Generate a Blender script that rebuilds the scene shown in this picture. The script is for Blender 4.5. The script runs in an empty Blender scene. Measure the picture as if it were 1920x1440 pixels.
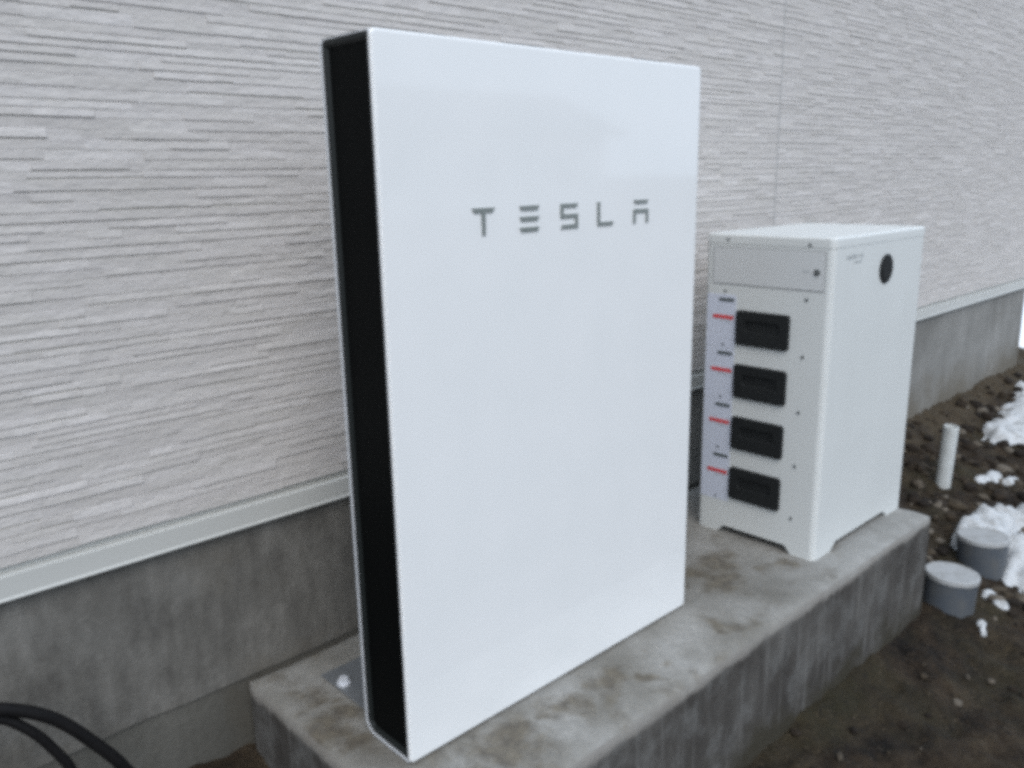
import bpy, bmesh, math, random
from mathutils import Vector, Matrix, noise

S = bpy.context.scene
COL = S.collection
R = math.radians
random.seed(7)

# ------------------------------------------------------------------ camera
CAM_POS = (-0.68316, -0.99968, 0.93864)
CR = (0.730153, -0.683003, -0.019585)
CU = (0.176975, 0.161353, 0.970899)
CF = (0.659967, 0.712371, -0.238687)
cd = bpy.data.cameras.new("camera")
cam = bpy.data.objects.new("camera", cd)
COL.objects.link(cam)
cam.matrix_world = Matrix(((CR[0], CU[0], -CF[0], CAM_POS[0]),
                           (CR[1], CU[1], -CF[1], CAM_POS[1]),
                           (CR[2], CU[2], -CF[2], CAM_POS[2]),
                           (0, 0, 0, 1)))
cd.sensor_width = 36.0
cd.lens = 36.0 * 1583.9 / 1920.0
cd.clip_start = 0.02
cd.clip_end = 2000
S.camera = cam

# ------------------------------------------------------------------ light
S.view_settings.view_transform = 'Standard'
S.view_settings.look = 'None'
S.view_settings.gamma = 1.0
S.view_settings.exposure = 0.81
W = bpy.data.worlds.new("World")
S.world = W
W.use_nodes = True
wn, wl = W.node_tree.nodes, W.node_tree.links
wn.clear()
sky = wn.new('ShaderNodeTexSky')
sky.sky_type = 'NISHITA'
sky.sun_disc = False
sky.sun_elevation = R(48)
sky.sun_rotation = R(216)
sky.air_density = 1.0
sky.dust_density = 6.0
sky.ozone_density = 1.0
cloud = wn.new('ShaderNodeMix')           # a closed cloud cover over the clear sky
cloud.data_type = 'RGBA'
cloud.inputs['Factor'].default_value = 0.80
wl.new(sky.outputs[0], cloud.inputs['A'])
cloud.inputs['B'].default_value = (5.25, 6.4, 7.85, 1)
bg = wn.new('ShaderNodeBackground')
bg.inputs['Strength'].default_value = 0.12
wo = wn.new('ShaderNodeOutputWorld')
wl.new(cloud.outputs['Result'], bg.inputs['Color'])
wl.new(bg.outputs[0], wo.inputs['Surface'])
sd = bpy.data.lights.new("sun", 'SUN')
sd.energy = 0.6
sd.angle = R(40)
sd.color = (1.0, 0.97, 0.93)
sun = bpy.data.objects.new("sun", sd)
COL.objects.link(sun)
_az, _el = R(216), R(48)
sdir = Vector((math.sin(_az) * math.cos(_el), math.cos(_az) * math.cos(_el), math.sin(_el)))
sun.rotation_euler = sdir.to_track_quat('Z', 'Y').to_euler()
sun.location = (0, -3, 5)
S.cycles.filter_width = 4.4               # a soft lens
S.cycles.use_denoising = False

# ------------------------------------------------------------------ materials
def mat(name, col, rough=0.6, spec=0.5, metal=0.0, coat=0.0):
    m = bpy.data.materials.new(name)
    m.use_nodes = True
    b = m.node_tree.nodes['Principled BSDF']
    b.inputs['Base Color'].default_value = (*col, 1)
    b.inputs['Roughness'].default_value = rough
    b.inputs['Specular IOR Level'].default_value = spec
    b.inputs['Metallic'].default_value = metal
    b.inputs['Coat Weight'].default_value = coat
    b.inputs['Coat Roughness'].default_value = 0.03
    return m

class N:
    """small node builder on a material"""
    def __init__(s, m):
        s.m = m; s.t = m.node_tree; s.b = s.t.nodes['Principled BSDF']
        s.co = s.t.nodes.new('ShaderNodeTexCoord')
    def map(s, scale=(1, 1, 1), loc=(0, 0, 0)):
        n = s.t.nodes.new('ShaderNodeMapping')
        n.inputs['Scale'].default_value = scale
        n.inputs['Location'].default_value = loc
        s.t.links.new(s.co.outputs['Object'], n.inputs['Vector'])
        return n.outputs[0]
    def noise(s, scale, detail=4, rough=0.55, vec=None, dist=0.0):
        n = s.t.nodes.new('ShaderNodeTexNoise')
        n.inputs['Scale'].default_value = scale
        n.inputs['Detail'].default_value = detail
        n.inputs['Roughness'].default_value = rough
        n.inputs['Distortion'].default_value = dist
        s.t.links.new(vec if vec is not None else s.co.outputs['Object'], n.inputs['Vector'])
        return n.outputs['Fac']
    def ramp(s, fac, stops):
        n = s.t.nodes.new('ShaderNodeValToRGB')
        el = n.color_ramp.elements
        while len(el) < len(stops): el.new(0.5)
        for e, (p, c) in zip(el, stops):
            e.position = p
            e.color = (*c, 1) if not isinstance(c, (int, float)) else (c, c, c, 1)
        s.t.links.new(fac, n.inputs[0])
        return n.outputs[0]
    def mix(s, fac, a, b, mode='MIX'):
        n = s.t.nodes.new('ShaderNodeMix'); n.data_type = 'RGBA'; n.blend_type = mode
        for sock, v in ((n.inputs['Factor'], fac), (n.inputs['A'], a), (n.inputs['B'], b)):
            if hasattr(v, 'is_linked'): s.t.links.new(v, sock)
            elif isinstance(v, (int, float)): sock.default_value = v
            else: sock.default_value = (*v, 1)
        return n.outputs['Result']
    def col(s, o): s.t.links.new(o, s.b.inputs['Base Color'])
    def rough(s, o): s.t.links.new(o, s.b.inputs['Roughness'])
    def bump(s, h, dist=0.002, strength=1.0):
        n = s.t.nodes.new('ShaderNodeBump')
        n.inputs['Distance'].default_value = dist
        n.inputs['Strength'].default_value = strength
        s.t.links.new(h, n.inputs['Height'])
        s.t.links.new(n.outputs[0], s.b.inputs['Normal'])
    def island(s):
        n = s.t.nodes.new('ShaderNodeNewGeometry')
        return n.outputs['Random Per Island']

# gloss white enamel of the tall battery
M_gloss = mat('white_gloss_enamel', (0.80, 0.80, 0.80), 0.4, 0.3, 0, 0.9)
M_gloss.node_tree.nodes['Principled BSDF'].inputs['Coat Roughness'].default_value = 0.065
n = N(M_gloss)
n.col(n.mix(n.ramp(n.noise(9, 5), [(0.35, 0.0), (0.8, 1.0)]), (0.785, 0.79, 0.785), (0.755, 0.765, 0.76)))
n.rough(n.ramp(n.noise(30, 4), [(0.3, 0.34), (0.8, 0.46)]))
n.bump(n.noise(3.0, 3), 0.0006, 0.5)
M_rim = mat('pale_grey_rim', (0.56, 0.58, 0.60), 0.4)
n = N(M_rim); n.col(n.mix(n.noise(25, 3), (0.50, 0.52, 0.54), (0.60, 0.61, 0.63)))
M_black = mat('black_side_plastic', (0.008, 0.009, 0.009), 0.6, 0.05)
n = N(M_black); n.col(n.mix(n.noise(6, 4), (0.0022, 0.0026, 0.0026), (0.0040, 0.0045, 0.0044)))
M_lip = mat('charcoal_lip', (0.022, 0.028, 0.027), 0.5, 0.3)
n = N(M_lip); n.col(n.mix(n.noise(14, 3), (0.007, 0.0095, 0.009), (0.012, 0.015, 0.0145)))
M_letter = mat('grey_metal_letter', (0.23, 0.25, 0.24), 0.38, 0.5, 0.25)
n = N(M_letter); n.col(n.mix(n.noise(60, 2), (0.20, 0.225, 0.21), (0.27, 0.285, 0.275)))
# matt white cabinet
M_cab = mat('white_powder_coat', (0.72, 0.735, 0.73), 0.42, 0.4)
n = N(M_cab)
n.col(n.mix(n.ramp(n.noise(5, 5), [(0.35, 0.0), (0.75, 1.0)]), (0.635, 0.65, 0.635), (0.60, 0.615, 0.60)))
n.bump(n.noise(900, 2), 0.0002, 0.5)
M_panel = mat('pale_panel_paint', (0.62, 0.635, 0.635), 0.5)
n = N(M_panel); n.col(n.mix(n.noise(12, 3), (0.56, 0.57, 0.565), (0.59, 0.60, 0.595)))
M_gap = mat('panel_gap', (0.16, 0.165, 0.165), 0.7)
n = N(M_gap); n.col(n.mix(n.noise(20, 3), (0.27, 0.275, 0.275), (0.34, 0.345, 0.34)))
M_handle = mat('black_handle_plastic', (0.010, 0.012, 0.012), 0.6, 0.3)
n = N(M_handle); n.col(n.mix(n.noise(40, 3), (0.009, 0.010, 0.011), (0.016, 0.018, 0.018)))
M_screw = mat('screw_steel', (0.16, 0.17, 0.17), 0.4, 0.5, 0.6)
n = N(M_screw); n.col(n.mix(n.noise(300, 2), (0.12, 0.13, 0.13), (0.22, 0.23, 0.23)))
M_stick = mat('blue_white_sticker', (0.52, 0.58, 0.72), 0.45)
n = N(M_stick); n.col(n.mix(n.noise(40, 4), (0.565, 0.595, 0.685), (0.605, 0.635, 0.715)))
M_red = mat('red_print', (0.62, 0.045, 0.05), 0.5)
n = N(M_red); n.col(n.mix(n.noise(120, 3), (0.55, 0.035, 0.04), (0.68, 0.08, 0.08)))
M_slot = mat('dark_slot', (0.055, 0.07, 0.065), 0.5)
n = N(M_slot); n.col(n.mix(n.noise(150, 3), (0.04, 0.052, 0.05), (0.08, 0.095, 0.09)))
M_print = mat('grey_print', (0.36, 0.38, 0.385), 0.5)
n = N(M_print); n.col(n.mix(n.noise(200, 3), (0.33, 0.35, 0.355), (0.42, 0.44, 0.44)))
M_btn = mat('black_button', (0.018, 0.019, 0.02), 0.45, 0.15)
n = N(M_btn); n.col(n.mix(n.noise(60, 3), (0.012, 0.013, 0.013), (0.022, 0.022, 0.022)))
# house
M_siding = mat('cream_siding', (0.56, 0.55, 0.54), 0.75, 0.3)
n = N(M_siding)
c = n.ramp(n.island(), [(0.0, (0.485, 0.46, 0.443)), (0.5, (0.522, 0.495, 0.476)), (0.8, (0.54, 0.513, 0.495)), (1.0, (0.585, 0.557, 0.54))])
c = n.mix(n.ramp(n.noise(26, 4, 0.6, n.map((0.35, 1, 1.6))), [(0.35, 0.0), (0.7, 0.45)]), c, (0.47, 0.448, 0.41))
n.col(c)
n.bump(n.noise(75, 5, 0.6, n.map((0.4, 1, 1.0))), 0.0035, 1.0)
M_groove = mat('tan_groove', (0.40, 0.375, 0.325), 0.85, 0.2)
n = N(M_groove); n.col(n.mix(n.noise(18, 4), (0.43, 0.412, 0.36), (0.50, 0.482, 0.43)))
M_seal = mat('grey_sealant', (0.36, 0.355, 0.345), 0.7)
n = N(M_seal); n.col(n.mix(n.noise(40, 3), (0.33, 0.325, 0.32), (0.40, 0.395, 0.38)))
M_flash = mat('flashing_paint', (0.62, 0.62, 0.60), 0.45)
n = N(M_flash); n.col(n.mix(n.noise(5, 5, 0.6, n.map((0.5, 1, 4))), (0.44, 0.445, 0.42), (0.53, 0.53, 0.505)))

def concrete(name, dark, mid, light, streak=0.5, mud=None):
    m = mat(name, mid, 0.85, 0.3)
    n = N(m)
    a = n.noise(2.6, 7, 0.6)
    c = n.ramp(a, [(0.30, dark), (0.50, mid), (0.70, light)])
    fine = n.noise(55, 6, 0.65)
    c = n.mix(n.ramp(fine, [(0.35, 0.0), (0.75, 0.55)]), c, dark)
    st = n.noise(1.0, 5, 0.6, n.map((26, 26, 2.2)))
    c = n.mix(n.ramp(st, [(0.42, 0.0), (0.72, streak)]), c, dark)
    st2 = n.noise(1.0, 4, 0.6, n.map((38, 38, 1.6), (5, 2, 1)))
    c = n.mix(n.ramp(st2, [(0.55, 0.0), (0.75, streak * 0.6)]), c, light)
    if mud:
        mm = n.noise(4.5, 6, 0.62, None, 0.3)
        c = n.mix(n.ramp(mm, [(0.50, 0.0), (0.66, 0.75)]), c, mud)
    n.col(c)
    n.bump(n.noise(90, 6, 0.65), 0.0025, 0.8)
    return m
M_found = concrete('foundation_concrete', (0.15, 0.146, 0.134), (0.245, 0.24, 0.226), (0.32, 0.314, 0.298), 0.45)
n = N(M_found)                     # browner low down, darker to the left, paler towards the far corner
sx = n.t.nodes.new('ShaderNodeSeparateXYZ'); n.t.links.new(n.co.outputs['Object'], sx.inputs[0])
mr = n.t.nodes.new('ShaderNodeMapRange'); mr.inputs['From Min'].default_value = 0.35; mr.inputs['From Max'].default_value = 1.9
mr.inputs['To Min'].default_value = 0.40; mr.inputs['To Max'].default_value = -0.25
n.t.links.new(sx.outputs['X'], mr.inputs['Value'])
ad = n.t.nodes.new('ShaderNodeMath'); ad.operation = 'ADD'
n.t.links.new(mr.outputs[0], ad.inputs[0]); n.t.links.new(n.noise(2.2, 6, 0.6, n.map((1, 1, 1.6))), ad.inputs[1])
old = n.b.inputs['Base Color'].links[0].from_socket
darkc = n.ramp(n.noise(15, 7, 0.68, n.map((1.5, 1, 0.65))), [(0.34, (0.060, 0.055, 0.048)), (0.50, (0.104, 0.098, 0.086)), (0.68, (0.168, 0.159, 0.143))])
n.col(n.mix(n.ramp(ad.outputs[0], [(0.42, 0.0), (0.92, 0.80)]), old, darkc))
M_foot = concrete('footing_concrete', (0.075, 0.072, 0.062), (0.125, 0.12, 0.105), (0.17, 0.165, 0.148), 0.3, (0.075, 0.066, 0.05))
old = n.b.inputs['Base Color'].links[0].from_socket
zr = n.t.nodes.new('ShaderNodeMapRange'); zr.inputs['From Min'].default_value = 0.10; zr.inputs['From Max'].default_value = -0.15
zr.inputs['To Min'].default_value = -0.2; zr.inputs['To Max'].default_value = 0.25
n.t.links.new(sx.outputs['Z'], zr.inputs['Value'])
za = n.t.nodes.new('ShaderNodeMath'); za.operation = 'ADD'; n.t.links.new(zr.outputs[0], za.inputs[0]); n.t.links.new(n.noise(4, 6, 0.65), za.inputs[1])
n.col(n.mix(n.ramp(za.outputs[0], [(0.40, 0.0), (0.75, 0.8)]), old, (0.135, 0.118, 0.090)))
# plinth: pale trowelled top with mud, darker streaked faces
M_plinth = mat('plinth_concrete', (0.25, 0.25, 0.24), 0.8, 0.3)
n = N(M_plinth)
top = n.ramp(n.noise(5.0, 7, 0.62), [(0.32, (0.135, 0.125, 0.105)), (0.48, (0.21, 0.20, 0.178)), (0.66, (0.31, 0.302, 0.282))])
top = n.mix(n.ramp(n.noise(70, 5, 0.65), [(0.38, 0.0), (0.75, 0.5)]), top, (0.15, 0.148, 0.14))
stain = n.noise(7.5, 7, 0.66, n.map((1, 1, 1), (3.1, 1.7, 0)), 0.4)
mud = n.ramp(stain, [(0.56, 0.0), (0.68, 0.6)])
wob = n.noise(16, 6, 0.68, n.map((1, 1, 1), (0.7, 4.1, 0)))
wn_ = n.t.nodes.new('ShaderNodeTexNoise'); wn_.inputs['Scale'].default_value = 11; wn_.inputs['Detail'].default_value = 5
n.t.links.new(n.co.outputs['Object'], wn_.inputs['Vector'])
ws = n.t.nodes.new('ShaderNodeVectorMath'); ws.operation = 'MULTIPLY_ADD'
n.t.links.new(wn_.outputs['Color'], ws.inputs[0]); ws.inputs[1].default_value = (0.24, 0.20, 0); ws.inputs[2].default_value = (-0.12, -0.10, 0)
wa = n.t.nodes.new('ShaderNodeVectorMath'); wa.operation = 'ADD'
n.t.links.new(n.co.outputs['Object'], wa.inputs[0]); n.t.links.new(ws.outputs[0], wa.inputs[1])
for (sx0, sy0, sr) in ((0.985, 0.065, 0.085), (0.91, 0.015, 0.07), (0.895, 0.075, 0.06), (0.163, -0.075, 0.085), (0.06, -0.10, 0.06), (0.41, -0.09, 0.05), (0.49, -0.13, 0.035),
                       (-0.03, 0.293, 0.045), (0.0, 0.195, 0.04), (-0.055, 0.175, 0.065), (-0.03, 0.115, 0.05), (0.012, 0.25, 0.025), (0.30, -0.05, 0.045), (0.75, -0.10, 0.05), (1.08, -0.05, 0.05)):
    sub = n.t.nodes.new('ShaderNodeVectorMath'); sub.operation = 'DISTANCE'
    n.t.links.new(wa.outputs[0], sub.inputs[0]); sub.inputs[1].default_value = (sx0, sy0, 0)
    mr = n.t.nodes.new('ShaderNodeMapRange'); mr.inputs['From Min'].default_value = 0; mr.inputs['From Max'].default_value = sr * 1.5
    mr.inputs['To Min'].default_value = 0.62; mr.inputs['To Max'].default_value = 0.0
    n.t.links.new(sub.outputs['Value'], mr.inputs['Value'])
    ad = n.t.nodes.new('ShaderNodeMath'); ad.operation = 'ADD'
    n.t.links.new(mr.outputs[0], ad.inputs[0]); n.t.links.new(wob, ad.inputs[1])
    mud = n.mix(1.0, mud, n.ramp(ad.outputs[0], [(0.68, 0.0), (1.05, 0.72)]), 'LIGHTEN')
px = n.t.nodes.new('ShaderNodeSeparateXYZ'); n.t.links.new(n.co.outputs['Object'], px.inputs[0])
dr = n.t.nodes.new('ShaderNodeMapRange'); dr.inputs['From Min'].default_value = 0.85; dr.inputs['From Max'].default_value = 1.35
dr.inputs['To Max'].default_value = 0.55
n.t.links.new(px.outputs['X'], dr.inputs['Value'])
top = n.mix(dr.outputs[0], top, n.ramp(n.noise(30, 6, 0.65), [(0.35, (0.24, 0.24, 0.23)), (0.65, (0.34, 0.34, 0.33))]))
top = n.mix(mud, top, n.ramp(n.noise(40, 4), [(0.35, (0.062, 0.050, 0.036)), (0.65, (0.13, 0.108, 0.072))]))
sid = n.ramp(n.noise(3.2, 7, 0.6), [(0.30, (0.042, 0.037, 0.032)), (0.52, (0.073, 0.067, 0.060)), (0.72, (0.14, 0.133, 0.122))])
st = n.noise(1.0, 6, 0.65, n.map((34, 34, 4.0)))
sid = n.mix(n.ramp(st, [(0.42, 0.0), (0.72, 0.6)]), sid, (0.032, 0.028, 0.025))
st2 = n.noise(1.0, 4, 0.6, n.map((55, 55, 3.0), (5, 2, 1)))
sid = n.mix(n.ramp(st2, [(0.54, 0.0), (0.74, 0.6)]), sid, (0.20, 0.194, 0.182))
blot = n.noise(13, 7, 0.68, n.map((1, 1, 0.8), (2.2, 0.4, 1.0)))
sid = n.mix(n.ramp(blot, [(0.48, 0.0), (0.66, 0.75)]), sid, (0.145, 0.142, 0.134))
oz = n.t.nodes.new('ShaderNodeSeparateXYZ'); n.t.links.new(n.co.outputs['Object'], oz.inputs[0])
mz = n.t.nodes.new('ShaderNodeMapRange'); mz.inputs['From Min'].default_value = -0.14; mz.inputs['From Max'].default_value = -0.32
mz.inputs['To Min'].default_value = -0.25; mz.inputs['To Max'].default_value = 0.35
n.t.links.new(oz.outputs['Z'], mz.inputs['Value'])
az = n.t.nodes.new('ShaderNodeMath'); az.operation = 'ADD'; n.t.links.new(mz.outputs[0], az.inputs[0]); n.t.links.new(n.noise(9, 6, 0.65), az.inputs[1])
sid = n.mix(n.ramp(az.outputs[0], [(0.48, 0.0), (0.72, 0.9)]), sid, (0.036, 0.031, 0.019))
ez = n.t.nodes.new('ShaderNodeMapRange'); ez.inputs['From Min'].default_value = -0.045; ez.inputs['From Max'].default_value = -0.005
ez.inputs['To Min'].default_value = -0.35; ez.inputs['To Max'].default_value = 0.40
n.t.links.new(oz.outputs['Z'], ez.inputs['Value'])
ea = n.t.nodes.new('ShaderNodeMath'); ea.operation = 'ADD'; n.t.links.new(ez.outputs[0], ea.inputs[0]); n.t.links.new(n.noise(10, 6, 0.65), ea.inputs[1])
sid = n.mix(n.ramp(ea.outputs[0], [(0.46, 0.0), (0.66, 0.8)]), sid, (0.225, 0.21, 0.19))       # paler band just below the arris
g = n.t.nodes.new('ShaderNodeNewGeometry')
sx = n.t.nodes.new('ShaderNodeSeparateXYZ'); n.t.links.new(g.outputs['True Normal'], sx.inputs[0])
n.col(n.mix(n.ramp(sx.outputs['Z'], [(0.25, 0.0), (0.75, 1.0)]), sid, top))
n.bump(n.noise(110, 6, 0.68), 0.003, 0.9)

M_soil = mat('dark_wet_soil', (0.05, 0.042, 0.034), 0.9, 0.25)
n = N(M_soil)
c = n.ramp(n.noise(8, 8, 0.72), [(0.36, (0.0075, 0.0053, 0.0036)), (0.50, (0.0285, 0.0190, 0.0112)), (0.68, (0.058, 0.0420, 0.0255))])  # soil mottling; dark stop deepened to put gap shadows into the colour
c = n.mix(n.ramp(n.noise(2.6, 6, 0.6, n.map((1, 1, 1), (2, 5, 0))), [(0.48, 0.0), (0.68, 0.7)]), c, (0.035, 0.0305, 0.0145))
c = n.mix(n.ramp(n.noise(95, 4, 0.6), [(0.58, 0.0), (0.72, 0.75)]), c, (0.095, 0.074, 0.050))
c = n.mix(n.ramp(n.noise(60, 4, 0.6, n.map((1, 1, 1), (8, 3, 1))), [(0.55, 0.0), (0.70, 0.8)]), c, (0.010, 0.008, 0.007))
so = n.t.nodes.new('ShaderNodeSeparateXYZ'); n.t.links.new(n.co.outputs['Object'], so.inputs[0])
yr = n.t.nodes.new('ShaderNodeMapRange'); yr.inputs['From Min'].default_value = 0.16; yr.inputs['From Max'].default_value = 0.40
yr.inputs['To Min'].default_value = -0.15; yr.inputs['To Max'].default_value = 0.30
n.t.links.new(so.outputs['Y'], yr.inputs['Value'])
ya = n.t.nodes.new('ShaderNodeMath'); ya.operation = 'ADD'; n.t.links.new(yr.outputs[0], ya.inputs[0]); n.t.links.new(n.noise(6, 6, 0.65), ya.inputs[1])
xr = n.t.nodes.new('ShaderNodeMapRange'); xr.inputs['From Min'].default_value = 1.7; xr.inputs['From Max'].default_value = 2.4; n.t.links.new(so.outputs['X'], xr.inputs['Value'])
xm = n.t.nodes.new('ShaderNodeMath'); xm.operation = 'MULTIPLY'; n.t.links.new(xr.outputs[0], xm.inputs[0]); n.t.links.new(n.ramp(ya.outputs[0], [(0.50, 0.0), (0.72, 0.75)]), xm.inputs[1])
c = n.mix(xm.outputs[0], c, (0.070, 0.054, 0.034))   # drier spoil banked against the wall
n.col(c)
n.bump(n.noise(70, 8, 0.7), 0.012, 1.0)
M_clod = mat('soil_clod', (0.06, 0.05, 0.04), 0.9, 0.25)
n = N(M_clod)
c = n.ramp(n.island(), [(0.0, (0.010, 0.007, 0.005)), (0.50, (0.028, 0.0195, 0.0125)), (0.84, (0.062, 0.048, 0.032)), (0.97, (0.15, 0.13, 0.105))])
n.col(n.mix(n.ramp(n.noise(60, 5), [(0.4, 0.0), (0.7, 0.6)]), c, (0.016, 0.013, 0.010)))
n.bump(n.noise(160, 4), 0.004, 0.8)
M_snow = mat('old_snow', (0.78, 0.80, 0.82), 0.7, 0.3)
n = N(M_snow)
n.col(n.mix(n.ramp(n.noise(24, 6, 0.65), [(0.46, 0.0), (0.70, 0.8)]), (0.50, 0.515, 0.525), (0.22, 0.212, 0.195)))
n.bump(n.noise(70, 6, 0.6), 0.005, 0.9)
M_field = mat('clean_snow', (0.86, 0.87, 0.88), 0.7, 0.3)
n = N(M_field); n.col(n.mix(n.noise(3, 5), (0.88, 0.89, 0.90), (0.80, 0.81, 0.82)))
M_pvc = mat('grey_pvc', (0.085, 0.10, 0.12), 0.45, 0.4)
n = N(M_pvc)
n.col(n.mix(n.ramp(n.noise(16, 6, 0.65), [(0.42, 0.0), (0.72, 0.8)]), (0.074, 0.085, 0.099), (0.12, 0.118, 0.11)))
old = n.b.inputs['Base Color'].links[0].from_socket
sz = n.t.nodes.new('ShaderNodeSeparateXYZ'); n.t.links.new(n.co.outputs['Object'], sz.inputs[0])
zr = n.t.nodes.new('ShaderNodeMapRange'); zr.inputs['From Min'].default_value = -0.235; zr.inputs['From Max'].default_value = -0.34
zr.inputs['To Min'].default_value = -0.3; zr.inputs['To Max'].default_value = 0.3
n.t.links.new(sz.outputs['Z'], zr.inputs['Value'])
za = n.t.nodes.new('ShaderNodeMath'); za.operation = 'ADD'; n.t.links.new(zr.outputs[0], za.inputs[0]); n.t.links.new(n.noise(30, 5, 0.6), za.inputs[1])
n.col(n.mix(n.ramp(za.outputs[0], [(0.42, 0.0), (0.62, 0.8)]), old, (0.04, 0.03, 0.02)))
M_cap = mat('pale_pvc_cap', (0.40, 0.41, 0.42), 0.5)
n = N(M_cap)
n.col(n.mix(n.ramp(n.noise(22, 6, 0.65), [(0.45, 0.0), (0.72, 0.8)]), (0.34, 0.345, 0.345), (0.21, 0.205, 0.19)))
M_wpipe = mat('white_pipe', (0.50, 0.52, 0.50), 0.5)
n = N(M_wpipe)
n.col(n.mix(n.ramp(n.noise(20, 6, 0.6), [(0.45, 0.0), (0.75, 0.7)]), (0.52, 0.54, 0.53), (0.36, 0.36, 0.34)))
M_cable = mat('black_cable', (0.012, 0.013, 0.014), 0.6, 0.15)
n = N(M_cable); n.col(n.mix(n.noise(50, 4), (0.005, 0.005, 0.0055), (0.013, 0.012, 0.012)))
M_zinc = mat('galvanised_steel', (0.17, 0.185, 0.205), 0.45, 0.5, 0.5)
n = N(M_zinc); n.col(n.mix(n.noise(24, 5), (0.17, 0.18, 0.19), (0.25, 0.26, 0.265)))
M_bolt = mat('bright_bolt', (0.70, 0.72, 0.76), 0.35, 0.5, 0.3)
n = N(M_bolt); n.col(n.mix(n.noise(90, 3), (0.62, 0.64, 0.68), (0.76, 0.78, 0.82)))

# ------------------------------------------------------------------ object helpers
def link(name, bm, m, parent=None, smooth=True, ang=32):
    me = bpy.data.meshes.new(name)
    bmesh.ops.recalc_face_normals(bm, faces=bm.faces[:])
    bm.to_mesh(me); bm.free()
    for mm in (m if isinstance(m, (list, tuple)) else [m]): me.materials.append(mm)
    if smooth:
        me.polygons.foreach_set('use_smooth', [True] * len(me.polygons))
        me.set_sharp_from_angle(angle=R(ang))
    o = bpy.data.objects.new(name, me)
    COL.objects.link(o)
    if smooth and ang <= 41:
        w = o.modifiers.new('weighted_normals', 'WEIGHTED_NORMAL'); w.keep_sharp = True; w.weight = 80
    if parent: o.parent = parent
    return o

def thing(name, label, cat, loc=(0, 0, 0), group=None):
    o = bpy.data.objects.new(name, None)
    COL.objects.link(o)
    o.location = loc
    o.empty_display_size = 0.1
    return tag(o, label, cat, group)

def tag(o, label, cat, group=None, kind=None):
    o['label'] = label; o['category'] = cat
    if group: o['group'] = group
    if kind: o['kind'] = kind
    return o

def box(bm, x0, x1, y0, y1, z0, z1, bev=0.0, seg=2):
    vs = [bm.verts.new((x, y, z)) for x in (x0, x1) for y in (y0, y1) for z in (z0, z1)]
    idx = [(0, 1, 3, 2), (4, 6, 7, 5), (0, 4, 5, 1), (2, 3, 7, 6), (0, 2, 6, 4), (1, 5, 7, 3)]
    fs = [bm.faces.new([vs[i] for i in f]) for f in idx]
    if bev > 0:
        es = list({e for f in fs for e in f.edges})
        bmesh.ops.bevel(bm, geom=es, offset=bev, segments=seg, profile=0.5, affect='EDGES')

def rrect(a0, a1, b0, b1, r, k=5):
    """rounded rectangle outline in (a,b), r may be four corner radii: (a0b0, a1b0, a1b1, a0b1)"""
    rs = r if isinstance(r, (tuple, list)) else (r,) * 4
    pts = []
    for (ca, cb, t0, rr) in ((a0, b0, 180, rs[0]), (a1, b0, 270, rs[1]), (a1, b1, 0, rs[2]), (a0, b1, 90, rs[3])):
        oa = ca + rr if ca == a0 else ca - rr
        ob = cb + rr if cb == b0 else cb - rr
        for i in range(k + 1):
            t = R(t0 + 90 * i / k)
            pts.append((oa + rr * math.cos(t), ob + rr * math.sin(t)))
    return pts

def loft(bm, rings, cap0=True, cap1=True):
    vr = [[bm.verts.new(p) for p in r] for r in rings]
    nn = len(vr[0])
    for a, b in zip(vr, vr[1:]):
        for i in range(nn):
            bm.faces.new((a[i], a[(i + 1) % nn], b[(i + 1) % nn], b[i]))
    if cap0: bm.faces.new(vr[0][::-1])
    if cap1: bm.faces.new(vr[-1])
    return vr

def cyl(bm, c, axis, r, h, n=24, bev=0.0, r1=None):
    """capped cylinder from c along unit axis, with a rounded far rim"""
    ax = Vector(axis).normalized()
    u = ax.orthogonal().normalized(); v = ax.cross(u)
    c = Vector(c); r1 = r if r1 is None else r1
    def ring(rr, d): return [c + ax * d + (u * math.cos(2 * math.pi * i / n) + v * math.sin(2 * math.pi * i / n)) * rr for i in range(n)]
    rings = [ring(r, 0)]
    if bev > 0:
        for k in range(4):
            t = R(90 * k / 3)
            rings.append(ring(r1 - bev + bev * math.cos(t), h - bev + bev * math.sin(t)))
    else:
        rings.append(ring(r1, h))
    loft(bm, rings)

def smoothstep(a, b, x):
    t = min(1.0, max(0.0, (x - a) / (b - a)))
    return t * t * (3 - 2 * t)

def fbm(x, y, z, o=4):
    v, a = 0.0, 1.0
    for _ in range(o):
        v += a * noise.noise((x, y, z)); x *= 2.03; y *= 2.03; z *= 2.03; a *= 0.5
    return v

# ------------------------------------------------------------------ ground
WALL_Y = 0.422
HX0, HX1 = -3.2, 4.436
def gz0(x, y):
    s = min(0.78, max(0.0, WALL_Y - y))
    return -0.162 - 0.225 * s + 0.03 * smoothstep(0.25, 0.42, y) * smoothstep(1.7, 2.6, x) + 0.022 * (1 - smoothstep(-0.3, 0.2, x))
def gz(x, y):
    z = gz0(x, y)
    d = max(0.0, max(-2.2 - x, x - 6.5, -2.2 - y))
    k = 1.0 / (1.0 + 0.4 * d)
    z += k * (0.016 * fbm(x * 3.1, y * 3.1, 1.7, 3) + 0.016 * fbm(x * 13, y * 13, 4.2, 4))
    rg = abs(noise.noise((x * 24, y * 24, 9.1)))
    z += k * 0.013 * (0.5 - rg)
    return z - 0.02 * min(1, d * 0.05)

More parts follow.
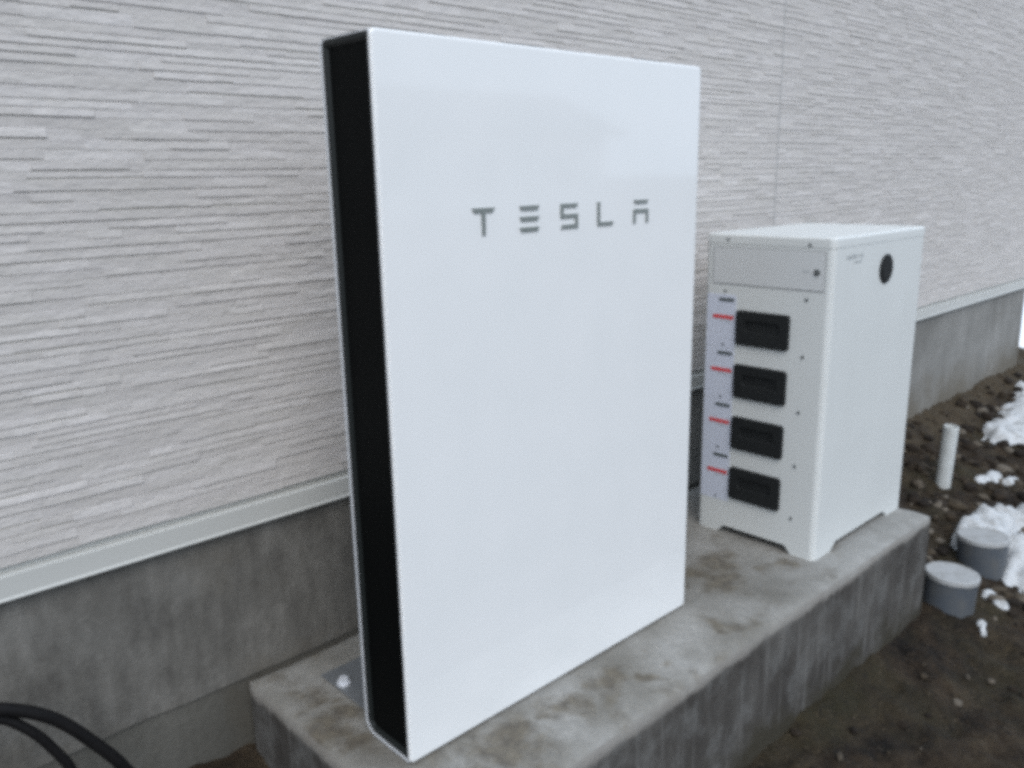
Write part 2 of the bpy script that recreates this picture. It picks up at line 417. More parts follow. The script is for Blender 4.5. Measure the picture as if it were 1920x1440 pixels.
def axis(lo, hi, step, far):
    a = [lo + i * step for i in range(int((hi - lo) / step) + 1)]
    d, v = step, a[-1]
    while v < far: d *= 1.35; v += d; a.append(v)
    d, v, pre = step, a[0], []
    while v > -far: d *= 1.35; v -= d; pre.append(v)
    return pre[::-1] + a
gx, gy = axis(-0.9, 5.0, 0.014, 300), axis(-1.5, 0.5, 0.014, 300)
bm = bmesh.new()
gv = [[bm.verts.new((x, y, gz(x, y))) for x in gx] for y in gy]
for j in range(len(gy) - 1):
    for i in range(len(gx) - 1):
        bm.faces.new((gv[j][i], gv[j][i + 1], gv[j + 1][i + 1], gv[j + 1][i]))
ground = link('ground', bm, M_soil, None, True, 180)
ground['kind'] = 'structure'

# ------------------------------------------------------------------ house
house = thing('house', 'house wall of cream stacked-strip siding over a bare concrete foundation', 'house')
ZB, ZT = 0.3156, 0.3554
TOP = 2.75
# backing of the siding (the colour of its grooves)
bm = bmesh.new()
box(bm, HX0, HX1, WALL_Y + 0.0014, 3.6, ZT + 0.0125, TOP)
wall = link('wall', bm, M_groove, house, False)
# strips of the siding: every strip stands proud by its own amount
SEAM = 1.777
bm = bmesh.new()
rng = random.Random(11)
z = ZT + 0.012
ymax = WALL_Y + 0.0014
panels = [(HX0, -1.2535), (-1.2465, SEAM - 0.0035), (SEAM + 0.0035, HX1 - 0.006)]
while z < TOP - 0.02:
    h = rng.choice((0.0115, 0.013, 0.0145, 0.016, 0.0185))
    for (pa, pb) in panels:
        x = pa
        while x < pb - 1e-4:
            L = rng.uniform(0.03, 0.17)
            x1 = min(x + L, pb)
            if pb - x1 < 0.04: x1 = pb
            k = rng.random()
            pr = 0.0007 + 0.0021 * k                       # how far its lower edge stands proud
            g_ = rng.choice((0.0001, 0.0002, 0.0005, 0.0008, 0.0012)) if k > 0.34 else -0.0012
            zb, zt = z + g_ + rng.uniform(-0.0007, 0.0009), z + h
            y0, y1 = WALL_Y - pr + 0.0010, WALL_Y - pr * 0.45 + 0.0008
            wob = rng.uniform(-0.0004, 0.0004)
            P = [(x, ymax, zb), (x1, ymax, zb), (x1, ymax, zt), (x, ymax, zt),
                 (x, y0 + 0.0008, zb + 0.0001), (x1, y0 + 0.0008 + wob, zb + 0.0001),
                 (x, y0, zb + 0.0012), (x1, y0 + wob, zb + 0.0012),
                 (x1, y1 + wob, zt - 0.0012), (x, y1, zt - 0.0012), (x1, y1 + 0.0008, zt), (x, y1 + 0.0008, zt)]
            v = [bm.verts.new(p) for p in P]
            for f in ((0, 1, 5, 4), (4, 5, 7, 6), (6, 7, 8, 9), (9, 8, 10, 11), (11, 10, 2, 3), (0, 4, 6, 9, 11, 3), (1, 2, 10, 8, 7, 5)):
                bm.faces.new([v[q] for q in f])
            x = x1
    z += h
siding = link('siding', bm, M_siding, house, False)
# sealant in the vertical joints between the boards
for sx_ in (SEAM, -1.25):
    bm = bmesh.new()
    box(bm, sx_ - 0.0035, sx_ + 0.0035, WALL_Y - 0.0008, ymax, ZT + 0.008, TOP - 0.02)
    link('joint_sealant', bm, M_seal, house, False)
# drip flashing: a folded sheet under the siding
bm = bmesh.new()
prof = [(WALL_Y + 0.012, ZT + 0.0125), (WALL_Y + 0.010, ZT + 0.0125), (WALL_Y + 0.009, ZT + 0.0006), (WALL_Y - 0.0065, ZT - 0.0002), (WALL_Y - 0.008, ZT - 0.0014), (WALL_Y - 0.0085, ZB + 0.004), (WALL_Y - 0.011, ZB + 0.0005),
        (WALL_Y - 0.010, ZB - 0.0015), (WALL_Y + 0.012, ZB + 0.002), (WALL_Y + 0.012, ZT - 0.003)]
loft(bm, [[(x, y, zz) for (y, zz) in prof] for x in (HX0, -1.8, 0.03, 1.86, HX1 + 0.008)])
link('drip_flashing', bm, M_flash, house, True, 25)
# foundation with a slightly proud lower lift, rough along its top
def rough_box(bm, x0, x1, y0, y1, z0, z1, step, amp, bev, freq=9.0):
    """box with a subdivided, gently uneven surface"""
    nx, ny, nz = [max(1, int(round((b - a) / step))) for a, b in ((x0, x1), (y0, y1), (z0, z1))]
    def sheet(f, a, b):
        vs = [[bm.verts.new(f(i / a, j / b)) for i in range(a + 1)] for j in range(b + 1)]
        for j in range(b):
            for i in range(a):
                bm.faces.new((vs[j][i], vs[j][i + 1], vs[j + 1][i + 1], vs[j + 1][i]))
    X = lambda t: x0 + (x1 - x0) * t
    Y = lambda t: y0 + (y1 - y0) * t
    Z = lambda t: z0 + (z1 - z0) * t
    sheet(lambda s, t: (X(s), y0, Z(t)), nx, nz); sheet(lambda s, t: (X(s), y1, Z(t)), nx, nz)
    sheet(lambda s, t: (x0, Y(s), Z(t)), ny, nz); sheet(lambda s, t: (x1, Y(s), Z(t)), ny, nz)
    sheet(lambda s, t: (X(s), Y(t), z0), nx, ny); sheet(lambda s, t: (X(s), Y(t), z1), nx, ny)
    bmesh.ops.remove_doubles(bm, verts=bm.verts[:], dist=step * 0.05)
    for v in bm.verts:
        p = v.co.copy()
        # pull the upper edges in: a rounded, chipped arris
        dx = min(p.x - x0, x1 - p.x); dy = min(p.y - y0, y1 - p.y); dz = z1 - p.z
        near = sorted((dx, dy, dz))
        if bev > 0 and near[1] < bev:
            k = (bev - near[1]) / bev * bev * (0.5 + 0.22 * noise.noise(p * 7) + 0.16 * noise.noise(p * 31))
            cx = -1 if x1 - p.x < bev else (1 if p.x - x0 < bev else 0)
            cy = -1 if y1 - p.y < bev else (1 if p.y - y0 < bev else 0)
            cz = -1 if dz < bev else 0
            v.co += Vector((cx, cy, cz)) * k * 0.75
        v.co += Vector((noise.noise(p * freq), noise.noise(p * freq + Vector((7, 1, 3))), noise.noise(p * freq + Vector((2, 9, 5))))) * amp
bm = bmesh.new()
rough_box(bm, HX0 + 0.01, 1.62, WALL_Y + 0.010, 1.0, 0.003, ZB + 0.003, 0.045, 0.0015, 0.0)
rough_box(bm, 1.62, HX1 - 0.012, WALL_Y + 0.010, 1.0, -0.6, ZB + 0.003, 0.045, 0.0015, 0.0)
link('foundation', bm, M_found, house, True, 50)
bm = bmesh.new()                    # the older lower lift sits a little further back
rough_box(bm, HX0 + 0.02, 1.60, WALL_Y + 0.0145, WALL_Y + 0.3, -0.6, 0.001, 0.03, 0.0015, 0.0, 5.0)
link('footing', bm, M_foot, house, True, 50)
# round pale vent just inside the top of the frame, far along the wall
bm = bmesh.new()
vx, vz = 3.155, 2.07
cyl(bm, (vx, WALL_Y, vz), (0, -1, 0), 0.065, 0.03, 28, 0.012)
link('vent_cover', bm, M_flash, house)

# ------------------------------------------------------------------ concrete plinth
bm = bmesh.new()
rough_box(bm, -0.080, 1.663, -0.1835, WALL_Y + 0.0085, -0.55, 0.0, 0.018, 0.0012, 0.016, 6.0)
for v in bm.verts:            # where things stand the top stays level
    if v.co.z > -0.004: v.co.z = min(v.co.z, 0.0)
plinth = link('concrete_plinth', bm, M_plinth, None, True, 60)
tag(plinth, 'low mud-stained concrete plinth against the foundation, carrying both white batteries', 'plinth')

# ------------------------------------------------------------------ tall home battery
PW, PT, PH, P0 = 0.753, 0.1304, 1.135, 0.004
batt = thing('home_battery', 'tall thin glossy white battery with a black side and five spaced grey letters', 'battery', (0, 0, 0.0))
# front cover: rounded outline, pillowed edge
bm = bmesh.new()
def front_ring(ins, y, r): return [(a, y, b) for a, b in rrect(ins, PW - ins, P0 + ins, PH - ins, max(0.002, r - ins), 6)]
loft(bm, [front_ring(0, 0.0052, 0.009), front_ring(0, 0.0034, 0.009), front_ring(0.0006, 0.0016, 0.009), front_ring(0.0018, 0.0005, 0.009), front_ring(0.0036, 0.0, 0.009), front_ring(0.0062, 0.0, 0.009)])
# the cover folds back over the top
box(bm, 0.006, PW - 0.004, 0.0051, 0.030, PH - 0.0050, PH - 0.0004, 0.0004, 1)
link('front_cover', bm, M_gloss, batt, True, 40)
# back shell: L profile round the back and the underside
bm = bmesh.new()
def shell(x):
    o = rrect(0.0056, PT, P0, PH - 0.002, (0.002, 0.026, 0.012, 0.002), 6)
    return [(x, a, b) for a, b in o]
def shell_in(x):
    o = rrect(0.0066, PT - 0.0055, P0 + 0.0055, PH - 0.0035, (0.002, 0.0205, 0.010, 0.002), 6)
    return [(x, a, b) for a, b in o]
loft(bm, [shell_in(0.010), shell_in(0.0), shell(0.0), shell(PW), shell_in(PW), shell_in(PW - 0.010)], False, False)
link('back_shell', bm, M_rim, batt, True, 40)
# black sides: a charcoal lip and a recessed black panel
for sgn, xo in ((1, 0.0), (-1, PW)):
    def ring(d, ins, r):
        return [(xo + sgn * d, a, b) for a, b in rrect(0.0067 + ins, PT - 0.0056 - ins, P0 + 0.0056 + ins, PH - 0.0036 - ins, (0.003, max(0.003, r - ins), max(0.003, 0.010 - ins), 0.003), 6)]
    bm = bmesh.new()
    loft(bm, [ring(0.012, 0.0, 0.0205), ring(0.0012, 0.0, 0.0205), ring(0.0012, 0.006, 0.0205), ring(0.005, 0.010, 0.0205), ring(0.0065, 0.0105, 0.0205)], True, False)
    sp = link('side_panel', bm, M_lip, batt, True, 30)
    bm = bmesh.new()
    loft(bm, [ring(0.011, 0.0098, 0.0205), ring(0.0058, 0.0098, 0.0205)])
    link('side_recess', bm, M_black, sp, True, 30)
# top edge of the black core
bm = bmesh.new()
box(bm, 0.001, PW - 0.001, 0.0301, PT - 0.004, PH - 0.0022, PH - 0.0008, 0.0003, 1)
link('top_strip', bm, M_lip, batt)
# letters, each of bars with slanted ends
ZL0, ZL1 = 0.8505, 0.8925
T_ = 0.0078
def bar(bm, pts):
    f = [bm.verts.new((x, -0.0016, z)) for x, z in pts]
    b = [bm.verts.new((x, 0.0008, z)) for x, z in pts]
    bm.faces.new(f); bm.faces.new(b[::-1])
    for i in range(len(pts)):
        j = (i + 1) % len(pts)
        bm.faces.new((f[i], f[j], b[j], b[i]))
def slant(x0, x1, z1, t=T_, s=0.0045):
    return [(x0, z1), (x1, z1), (x1 - s, z1 - t), (x0 + s, z1 - t)]
# T
bm = bmesh.new()
bar(bm, slant(0.1660, 0.2130, ZL1))
bar(bm, [(0.1855, ZL1 - T_), (0.1935, ZL1 - T_), (0.1930, ZL0), (0.1860, ZL0)])
link('letter', bm, M_letter, batt, False)
# E of three bars
bm = bmesh.new()
for zz in (ZL1, ZL1 - 0.0172, ZL0 + T_):
    bar(bm, [(0.2665, zz), (0.3105, zz), (0.3070, zz - T_), (0.2695, zz - T_)])
link('letter', bm, M_letter, batt, False)
# S
bm = bmesh.new()
x0, x1, t = 0.3610, 0.4040, T_ * 0.92
zm = (ZL0 + ZL1) / 2 + t / 2
outl = [(x0, ZL1), (x1, ZL1), (x1 - 0.004, ZL1 - t), (x0 + t, ZL1 - t), (x0 + t, zm), (x1, zm), (x1, ZL0), (x0, ZL0), (x0 + 0.004, ZL0 + t), (x1 - t, ZL0 + t), (x1 - t, zm - t), (x0, zm - t)]
bar(bm, outl)
link('letter', bm, M_letter, batt, False)
# L
bm = bmesh.new()
x0, x1 = 0.4540, 0.4975
bar(bm, [(x0, ZL1), (x0 + t, ZL1), (x0 + t, ZL0 + t), (x1, ZL0 + t), (x1 - 0.004, ZL0), (x0, ZL0)])
link('letter', bm, M_letter, batt, False)
# A: a bar over an open arch
bm = bmesh.new()
x0, x1 = 0.5530, 0.5965
bar(bm, [(x0 + 0.001, ZL1), (x1 - 0.001, ZL1), (x1 - 0.004, ZL1 - t), (x0 + 0.004, ZL1 - t)])
zz = ZL1 - 0.0165
bar(bm, [(x0, zz), (x1, zz), (x1, ZL0), (x1 - t, ZL0), (x1 - t, zz - t), (x0 + t, zz - t), (x0 + t, ZL0), (x0, ZL0)])
link('letter', bm, M_letter, batt, False)
# feet and floor bracket behind
for fx in (0.08, PW - 0.08):
    bm = bmesh.new(); box(bm, fx - 0.04, fx + 0.04, 0.03, 0.10, 0.0, P0 + 0.001, 0.0006, 1)
    link('foot', bm, M_lip, batt)
for fx in (0.10, PW - 0.10):
    bm = bmesh.new()
    box(bm, fx - 0.070, fx + 0.075, PT + 0.004, 0.335, 0.0004, 0.0045, 0.0012, 1)
    box(bm, fx - 0.075, fx + 0.075, PT + 0.0005, PT + 0.0045, 0.0050, 0.12, 0.0012, 1)
    br = link('floor_bracket', bm, M_zinc, batt)
    bm = bmesh.new()
    cyl(bm, (fx - 0.054, 0.277, 0.0046), (0, 0, 1), 0.013, 0.004, 20, 0.001)
    cyl(bm, (fx - 0.054, 0.277, 0.0084), (0, 0, 1), 0.0095, 0.009, 6, 0.001)
    link('anchor_bolt', bm, M_bolt, br)

# ------------------------------------------------------------------ battery cabinet
BX, BW_, BF, BB, BH = 1.1563, 0.5013, -0.0933, 0.2494, 0.7902
BD = BB - BF
cab = thing('battery_cabinet', 'short white cabinet on four corner feet with four black handles down its side', 'battery cabinet', (BX, BF, 0.0))
RC = 0.016
bm = bmesh.new()
def foot_h(z, ins=0.0):
    return [(a, b, z) for a, b in rrect(ins, BW_ - ins, ins, BD - ins, max(0.001, RC - ins * 0.6), 6)]
rings = [foot_h(0.0205, 0.0)]
rings += [foot_h(BH - 0.027), foot_h(BH - 0.0255, 0.0006)]
loft(bm, rings)
# feet: tapered corner blocks, flush with the faces
def foot(bm, sxn, syn):
    tx, ty, bx_, by_ = 0.115, 0.084, 0.092, 0.066
    def poly(lx, ly, z):
        o = rrect(0, lx, 0, ly, (RC, 0.004, 0.004, 0.004), 4)
        out = []
        for a, b in o:
            out.append(((a if sxn < 0 else BW_ - a), (b if syn < 0 else BD - b), z))
        return out
    loft(bm, [poly(bx_, by_, 0.0), poly(bx_ + 0.004, by_ + 0.004, 0.006), poly(tx - 0.004, ty - 0.004, 0.016), poly(tx, ty, 0.0204)])
for a in (-1, 1):
    for b in (-1, 1): foot(bm, a, b)
body = link('body', bm, M_cab, cab, True, 35)
bm = bmesh.new()
def lid(z, ins): return [(a, b, z) for a, b in rrect(ins - 0.0008, BW_ - ins + 0.0008, ins - 0.0008, BD - ins + 0.0008, max(0.002, RC - ins * 0.6), 6)]
loft(bm, [lid(BH - 0.0253, 0.001), lid(BH - 0.0240, 0.0), lid(BH - 0.0060, 0.0), lid(BH - 0.0030, 0.0008), lid(BH - 0.0010, 0.0025), lid(BH, 0.006)])
link('lid', bm, M_cab, cab, True, 35)
# everything on the left side: s = distance back from the front edge, x = -d outward
def side_plate(bm, s0, s1, z0, z1, d, r=0.002, bev=0.0006, d0=-0.0003):
    def rg(ins, dd): return [(-dd, a, b) for a, b in rrect(s0 + ins, s1 - ins, z0 + ins, z1 - ins, max(0.0004, r - ins), 5)]
    loft(bm, [rg(0, d0), rg(0, d - bev), rg(bev * 0.4, d - bev * 0.3), rg(bev, d)])
bm = bmesh.new(); side_plate(bm, 0.0185, 0.3195, 0.6645, 0.7585, 0.0006, 0.003, 0.0002)
gap = link('panel_gasket', bm, M_gap, cab)
bm = bmesh.new(); side_plate(bm, 0.0212, 0.3168, 0.6672, 0.7558, 0.0018, 0.002, 0.0005, 0.0004)
panel = link('access_panel', bm, M_panel, cab)
bm = bmesh.new(); cyl(bm, (-0.0017, 0.038, 0.7105), (-1, 0, 0), 0.0075, 0.0035, 20, 0.0008)
link('lock', bm, M_screw, panel)
bm = bmesh.new()
for i in range(3): box(bm, -0.0021, -0.0016, 0.058 + i * 0.006, 0.0625 + i * 0.006, 0.7085, 0.7125)
link('panel_mark', bm, M_print, panel, False)
def screw(s, z, r=0.0042):
    bm = bmesh.new()
    cyl(bm, (0.0002, s, z), (-1, 0, 0), r, 0.0024, 14, 0.0008)
    return link('screw', bm, M_screw, cab)
screw(0.278, 0.776); screw(0.060, 0.772)
for i in range(5): screw(0.0605 + 0.0014 * i, 0.645 - 0.1372 * i)
for i in range(5): screw(0.2805 + 0.0012 * i, 0.6485 - 0.1374 * i, 0.0034)
def handle_plate(zc):
    """black plate with a recessed finger slot"""
    bm = bmesh.new()
    s0, s1, z0, z1 = 0.0985, 0.2445, zc - 0.0435, zc + 0.0435
    def rg(i, d): return [(-d, a, b) for a, b in rrect(s0 + i, s1 - i, z0 + i, z1 - i, max(0.001, 0.009 - i), 5)]
    def sl(i, d): return [(-d, a, b) for a, b in rrect(s0 + 0.024 + i, s1 - 0.024 - i, zc - 0.010 + i, zc + 0.020 - i, 0.006, 5)]
    loft(bm, [rg(0, -0.0002), rg(0, 0.0062), rg(0.0015, 0.0078), sl(0, 0.0078), sl(0.0015, 0.0068), sl(0.003, 0.0012)])
    return bm
for i in range(4):
    zc = 0.5605 - 0.1373 * i
    link('handle', handle_plate(zc), M_handle, cab, True, 35)
    bm = bmesh.new(); side_plate(bm, 0.2475, 0.3320, zc - 0.058, zc + 0.0785, 0.0006, 0.004, 0.0002)
    st_ = link('sticker', bm, M_stick, cab)
    bm = bmesh.new(); side_plate(bm, 0.2540, 0.3140, zc + 0.0165, zc + 0.0262, 0.0014, 0.0012, 0.0002, 0.0008)
    link('red_stripe', bm, M_red, st_)
    bm = bmesh.new()
    for k in range(4): side_plate(bm, 0.262 + 0.008 * k, 0.2685 + 0.008 * k, zc + 0.0095, zc + 0.0118, 0.0012, 0.0005, 0.0001, 0.0008)
    link('small_print', bm, M_print, st_)
    bm = bmesh.new(); side_plate(bm, 0.2535, 0.2955, zc + 0.0625, zc + 0.0700, 0.0026, 0.0012, 0.0004, 0.0008)
    link('indicator_slot', bm, M_slot, st_)
# front: round black button and the worn print beside it
bm = bmesh.new()
cyl(bm, (0.273, 0.0005, 0.698), (0, -1, 0), 0.0368, 0.0035, 40, 0.0016)
bt = link('round_button', bm, M_btn, cab)
bm = bmesh.new()
cyl(bm, (0.273, -0.0029, 0.698), (0, -1, 0), 0.026, 0.0013, 36, 0.0006)
link('button_face', bm, M_btn, bt)
bm = bmesh.new()
r2 = random.Random(5)
x = 0.058
for wd in (0.010, 0.009, 0.010, 0.008, 0.011, 0.0, 0.010, 0.009):
    if wd:
        hh = 0.0125 if r2.random() < 0.6 else 0.0105
        box(bm, x, x + 0.0026, -0.0006, 0.0003, 0.736, 0.736 + hh)
        box(bm, x + 0.0026, x + wd - 0.0026, -0.0006, 0.0003, 0.736 + r2.choice((0.0, 0.005, 0.0085)), 0.7395 + r2.choice((0.002, 0.006)))
        box(bm, x + wd - 0.0026, x + wd, -0.0006, 0.0003, 0.736, 0.736 + hh * r2.choice((0.8, 1)))
        x += wd + 0.0018
    else: x += 0.006
for k in range(6): box(bm, 0.100 + 0.0062 * k, 0.1045 + 0.0062 * k, -0.0006, 0.0003, 0.7255, 0.7300)
link('faded_print', bm, M_print, cab, False)

# ------------------------------------------------------------------ pipes
def stub(name, label, x, y, zt, r, tilt, group):
    o = thing(name, label, 'pipe', (x, y, zt), group)
    bm = bmesh.new()
    cyl(bm, (0, 0, -0.34), (0, 0, 1), r * 0.955, 0.327, 40)
    link('pipe', bm, M_pvc, o, True, 40)
    bm = bmesh.new()
    nn = 40
    def rg(rr, z): return [(rr * math.cos(2 * math.pi * i / nn), rr * math.sin(2 * math.pi * i / nn), z) for i in range(nn)]
    loft(bm, [rg(r * 0.97, -0.016), rg(r, -0.0145), rg(r, -0.005), rg(r - 0.0015, -0.0015), rg(r - 0.005, 0.0), rg(r - 0.010, -0.0002), rg(r - 0.012, -0.0018), rg(r * 0.35, -0.0015)])
    link('cap', bm, M_cap, o, True, 40)
    o.rotation_euler = tilt
    return o
stub('pipe_stub', 'capped grey pipe stub right at the corner of the concrete plinth', 1.770, -0.215, -0.200, 0.0735, (R(1.5), R(2), 0), 'capped pipe stubs')
stub('pipe_stub', 'capped grey pipe stub half buried in a mound of snow', 2.106, -0.186, -0.200, 0.0755, (R(-2), R(1), 0), 'capped pipe stubs')
# thin white pipe standing in the soil by the foundation
bm = bmesh.new()
p0, p1 = Vector((2.555, 0.108, -0.33)), Vector((2.560, 0.098, 0.004))
ax = (p1 - p0).normalized(); u = ax.orthogonal().normalized(); v = ax.cross(u)
def rg(c, r, k=24): return [c + (u * math.cos(2 * math.pi * i / k) + v * math.sin(2 * math.pi * i / k)) * r for i in range(k)]
loft(bm, [rg(p0, 0.0265), rg(p1 - ax * 0.002, 0.0265), rg(p1, 0.0245), rg(p1 - ax * 0.001, 0.0225), rg(p1 - ax * 0.06, 0.0220)], True, True)
tag(link('upright_pipe', bm, M_wpipe, None, True, 40), 'thin open white pipe standing upright in dark soil behind the white cabinet', 'pipe')

# ------------------------------------------------------------------ cables
def cable(name, pts, r, label):
    pts = [Vector(p) for p in pts]
    path = []
    P = [pts[0] * 2 - pts[1]] + pts + [pts[-1] * 2 - pts[-2]]
    for i in range(1, len(P) - 2):
        for k in range(10):
            t = k / 10
            a, b, c, d = P[i - 1], P[i], P[i + 1], P[i + 2]
            path.append(0.5 * ((2 * b) + (c - a) * t + (2 * a - 5 * b + 4 * c - d) * t * t + (3 * b - a - 3 * c + d) * t ** 3))
    path.append(pts[-1])
    bm = bmesh.new()
    rings = []
    up = Vector((0, 1, 0))
    for i, p in enumerate(path):
        t = (path[min(i + 1, len(path) - 1)] - path[max(i - 1, 0)]).normalized()
        s = t.cross(up).normalized(); w = s.cross(t)
        rings.append([p + (s * math.cos(2 * math.pi * k / 14) + w * math.sin(2 * math.pi * k / 14)) * r for k in range(14)])
    loft(bm, rings)
    return tag(link(name, bm, M_cable, None, True, 60), label, 'cable', 'black cables by the plinth')
cable('cable', [(-1.02, 0.20, -0.30), (-0.93, 0.24, -0.06), (-0.80, 0.28, 0.12), (-0.66, 0.30, 0.205), (-0.56, 0.30, 0.219), (-0.501, 0.30, 0.205), (-0.437, 0.30, 0.158), (-0.385, 0.30, 0.086), (-0.348, 0.30, 0.020), (-0.318, 0.30, -0.07), (-0.305, 0.30, -0.19), (-0.30, 0.30, -0.30)], 0.0098,
      'thicker black cable arching furthest right at the bottom left of the wall')
cable('cable', [(-0.96, 0.26, -0.30), (-0.88, 0.27, -0.04), (-0.76, 0.29, 0.12), (-0.64, 0.305, 0.193), (-0.56, 0.306, 0.206), (-0.505, 0.305, 0.190), (-0.466, 0.30, 0.149), (-0.440, 0.30, 0.101), (-0.424, 0.30, 0.060), (-0.408, 0.30, -0.03), (-0.40, 0.30, -0.16), (-0.40, 0.30, -0.28)], 0.0078,
      'thinner inner black cable dropping steeply at the bottom left of the wall')

# ------------------------------------------------------------------ snow
def snow(label, blobs, th, res=0.012, sharp=1.0, seed=0.0):
    """a sheet of old snow lying on the soil inside a field of blobs (x, y, rx, ry)"""
    x0 = min(b[0] - 1.5 * b[2] for b in blobs); x1 = max(b[0] + 1.5 * b[2] for b in blobs)
    y0 = min(b[1] - 1.5 * b[3] for b in blobs); y1 = max(b[1] + 1.5 * b[3] for b in blobs)
    y1 = min(y1, WALL_Y)
    nx, ny = int((x1 - x0) / res) + 1, int((y1 - y0) / res) + 1
    bm = bmesh.new(); vs = {}
    for j in range(ny + 1):
        for i in range(nx + 1):
            x, y = x0 + i * res, y0 + j * res
            f = 0.0
            for (bx, by, rx, ry) in blobs:
                f += max(0.0, 1 - ((x - bx) / rx) ** 2 - ((y - by) / ry) ** 2)
            f = min(1.0, f) - 0.26 + 0.55 * min(1.0, 2.5 * f) * fbm(x * 11 + seed, y * 11, 3.3 + seed, 3)
            hgt = th * math.tanh(1.3 * f) * (1 + 0.3 * noise.noise((x * 30, y * 30, seed))) if f > 0 else 0.5 * th * f
            if f > -0.25:
                zs = gz(x, y) * 0.6 + gz0(x, y) * 0.4
                vs[i, j] = bm.verts.new((x, y, max(zs, gz(x, y) - 0.01 if f > 0.1 else -9) + hgt + (0.004 if f > 0.1 else -0.003)))
    for j in range(ny):
        for i in range(nx):
            q = [(i, j), (i + 1, j), (i + 1, j + 1), (i, j + 1)]
            if all(k in vs for k in q): bm.faces.new([vs[k] for k in q])
    bmesh.ops.delete(bm, geom=[v for v in bm.verts if not v.link_faces], context='VERTS')
    return tag(link('snow_patch', bm, M_snow, None, True, 180), label, 'snow', 'melting snow patches on the soil')
snow('large melting snow mound wrapped round the farther capped pipe stub',
     [(2.20, -0.115, 0.09, 0.06), (2.30, -0.12, 0.12, 0.08), (2.42, -0.12, 0.14, 0.08), (2.28, -0.25, 0.15, 0.09), (2.15, -0.315, 0.13, 0.08), (2.55, -0.20, 0.16, 0.08), (2.25, -0.42, 0.18, 0.10)], 0.075)
snow('broad snow patch on the soil nearest the far corner of the house',
     [(3.42, 0.13, 0.26, 0.12), (3.75, 0.16, 0.3, 0.13), (4.05, 0.24, 0.22, 0.10), (3.5, -0.05, 0.3, 0.12), (3.95, 0.0, 0.4, 0.16)], 0.05)
snow('small thin curl of snow on bare soil between the larger patches',
     [(2.83, 0.015, 0.10, 0.035), (2.74, 0.035, 0.05, 0.03), (2.86, -0.04, 0.08, 0.03)], 0.02)
snow('long snow patch touching the right edge of the photo above the mound',
     [(2.85, -0.15, 0.16, 0.06), (3.05, -0.18, 0.2, 0.08)], 0.04)
snow('little lump of snow beside the foot of the nearer pipe stub',
     [(1.935, -0.275, 0.045, 0.032), (1.905, -0.315, 0.04, 0.03)], 0.03, 0.007)
snow('tiny crumb of snow tucked against the front of the nearer pipe stub',
     [(1.735, -0.318, 0.024, 0.017), (1.712, -0.330, 0.014, 0.012)], 0.016, 0.004)
# snow lying in the open beyond the house corner
bm = bmesh.new()
xs = [4.75 + 0.22 * i for i in range(30)] + [11.5 + 1.12 ** k * 1.0 + k * 2 for k in range(20)]
ys = [-1.0 + 0.25 * i for i in range(30)] + [6.6 + 1.2 ** k for k in range(20)]
g_ = [[bm.verts.new((x + 0.2 * noise.noise((y * 1.4, 3, x * 0.1)), y, gz(x, y) + 0.03 + 0.03 * fbm(x * 0.9, y * 0.9, 2.2, 3) - (0.10 if x < 4.8 or y < -0.9 else 0))) for x in xs] for y in ys]
for j in range(len(ys) - 1):
    for i in range(len(xs) - 1): bm.faces.new((g_[j][i], g_[j][i + 1], g_[j + 1][i + 1], g_[j + 1][i]))
o = link('snow_field', bm, M_field, None, True, 180); o['kind'] = 'structure'

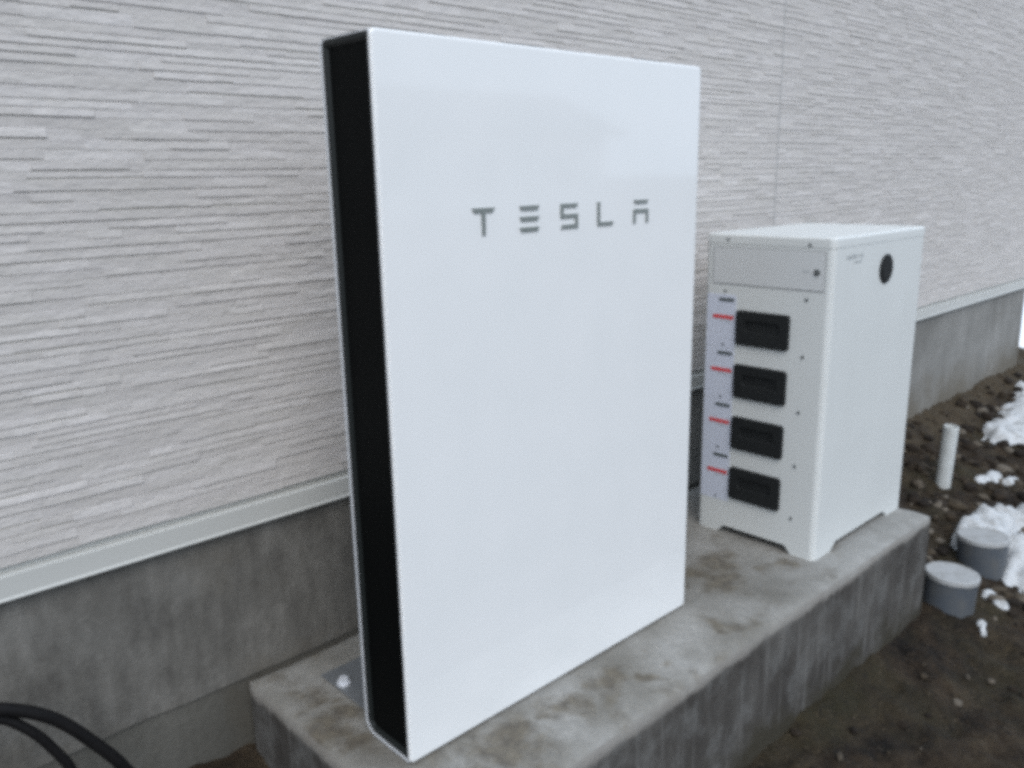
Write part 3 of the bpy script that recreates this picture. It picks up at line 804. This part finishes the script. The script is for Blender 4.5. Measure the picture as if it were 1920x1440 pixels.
# ------------------------------------------------------------------ clods and pebbles
bm = bmesh.new()
rc = random.Random(21)
cnt = 0
while cnt < 2900:
    x = rc.uniform(1.8, 4.3) if rc.random() < 0.8 else rc.uniform(-0.5, 2.4)
    y = rc.uniform(-0.95, 0.40)
    if -0.095 < x < 1.68 and y > -0.20: continue
    r = 0.003 + (0.026 if x > 1.9 else 0.010) * rc.random() ** 2.6
    if y > WALL_Y - 1.4 * r - 0.006: continue
    if math.hypot(x - 1.77, y + 0.215) < 0.08 + r or math.hypot(x - 2.106, y + 0.186) < 0.082 + r or math.hypot(x - 2.557, y - 0.104) < 0.03 + r: continue
    k = bmesh.ops.create_icosphere(bm, subdivisions=2 if r > 0.008 else 1, radius=r)
    off = rc.uniform(0, 90)
    sc = Vector((rc.uniform(0.8, 1.4), rc.uniform(0.7, 1.2), rc.uniform(0.5, 0.9)))
    rot = Matrix.Rotation(rc.uniform(0, 6.28), 3, 'Z')
    base = Vector((x, y, gz(x, y) + r * 0.15))
    for vv in k['verts']:
        q = vv.co / r
        d = 1 + 0.38 * noise.noise(q * 1.3 + Vector((off, 0, 0))) + 0.2 * noise.noise(q * 3 + Vector((0, off, 0)))
        vv.co = base + rot @ Vector((q.x * sc.x, q.y * sc.y, q.z * sc.z)) * (r * d)
    cnt += 1
cl = link('soil_clods', bm, M_clod, None, True, 70)
tag(cl, 'dark clods and small pebbles strewn over the bare wet soil', 'soil clods', None, 'stuff')

# ------------------------------------------------------------------ house across the yard, mirrored faintly in the gloss
nb = thing('neighbour_house', 'pale neighbouring house showing only as a faint mirror image in the glossy battery', 'house', (17, -22, -0.35))
M_nwall = mat('pale_render', (0.55, 0.53, 0.50), 0.8)
n = N(M_nwall); n.col(n.mix(n.noise(1.5, 5), (0.50, 0.485, 0.46), (0.60, 0.58, 0.55)))
M_nroof = mat('slate_roof', (0.07, 0.075, 0.085), 0.7)
n = N(M_nroof); n.col(n.mix(n.noise(6, 4), (0.055, 0.06, 0.07), (0.10, 0.105, 0.115)))
M_nglass = mat('window_glass', (0.05, 0.06, 0.07), 0.08, 0.6)
n = N(M_nglass); n.col(n.mix(n.noise(2, 2), (0.04, 0.05, 0.06), (0.07, 0.08, 0.09)))
bm = bmesh.new(); box(bm, -8, 9, -6, 0, -0.3, 3.0); link('wall', bm, M_nwall, nb, False)
bm = bmesh.new()
loft(bm, [[(x, 0.6, 2.75), (x, 0.6, 2.92), (x, -3.0, 4.5), (x, -6.6, 2.92), (x, -6.6, 2.75)] for x in (-8.5, 9.5)])
link('roof', bm, M_nroof, nb, False)
for wx in (-6.2, -2.6, 1.4, 5.6):
    bm = bmesh.new()
    for a in ((wx, wx + 0.08, 0.9, 2.3), (wx + 1.6, wx + 1.68, 0.9, 2.3), (wx + 0.08, wx + 1.6, 0.9, 0.98), (wx + 0.08, wx + 1.6, 2.22, 2.3), (wx + 0.8, wx + 0.86, 0.98, 2.22)):
        box(bm, a[0], a[1], 0.004, 0.07, a[2], a[3])
    wf = link('window', bm, M_flash, nb, False)
    bm = bmesh.new(); box(bm, wx + 0.08, wx + 1.6, 0.005, 0.02, 0.98, 2.22); link('pane', bm, M_nglass, wf, False)
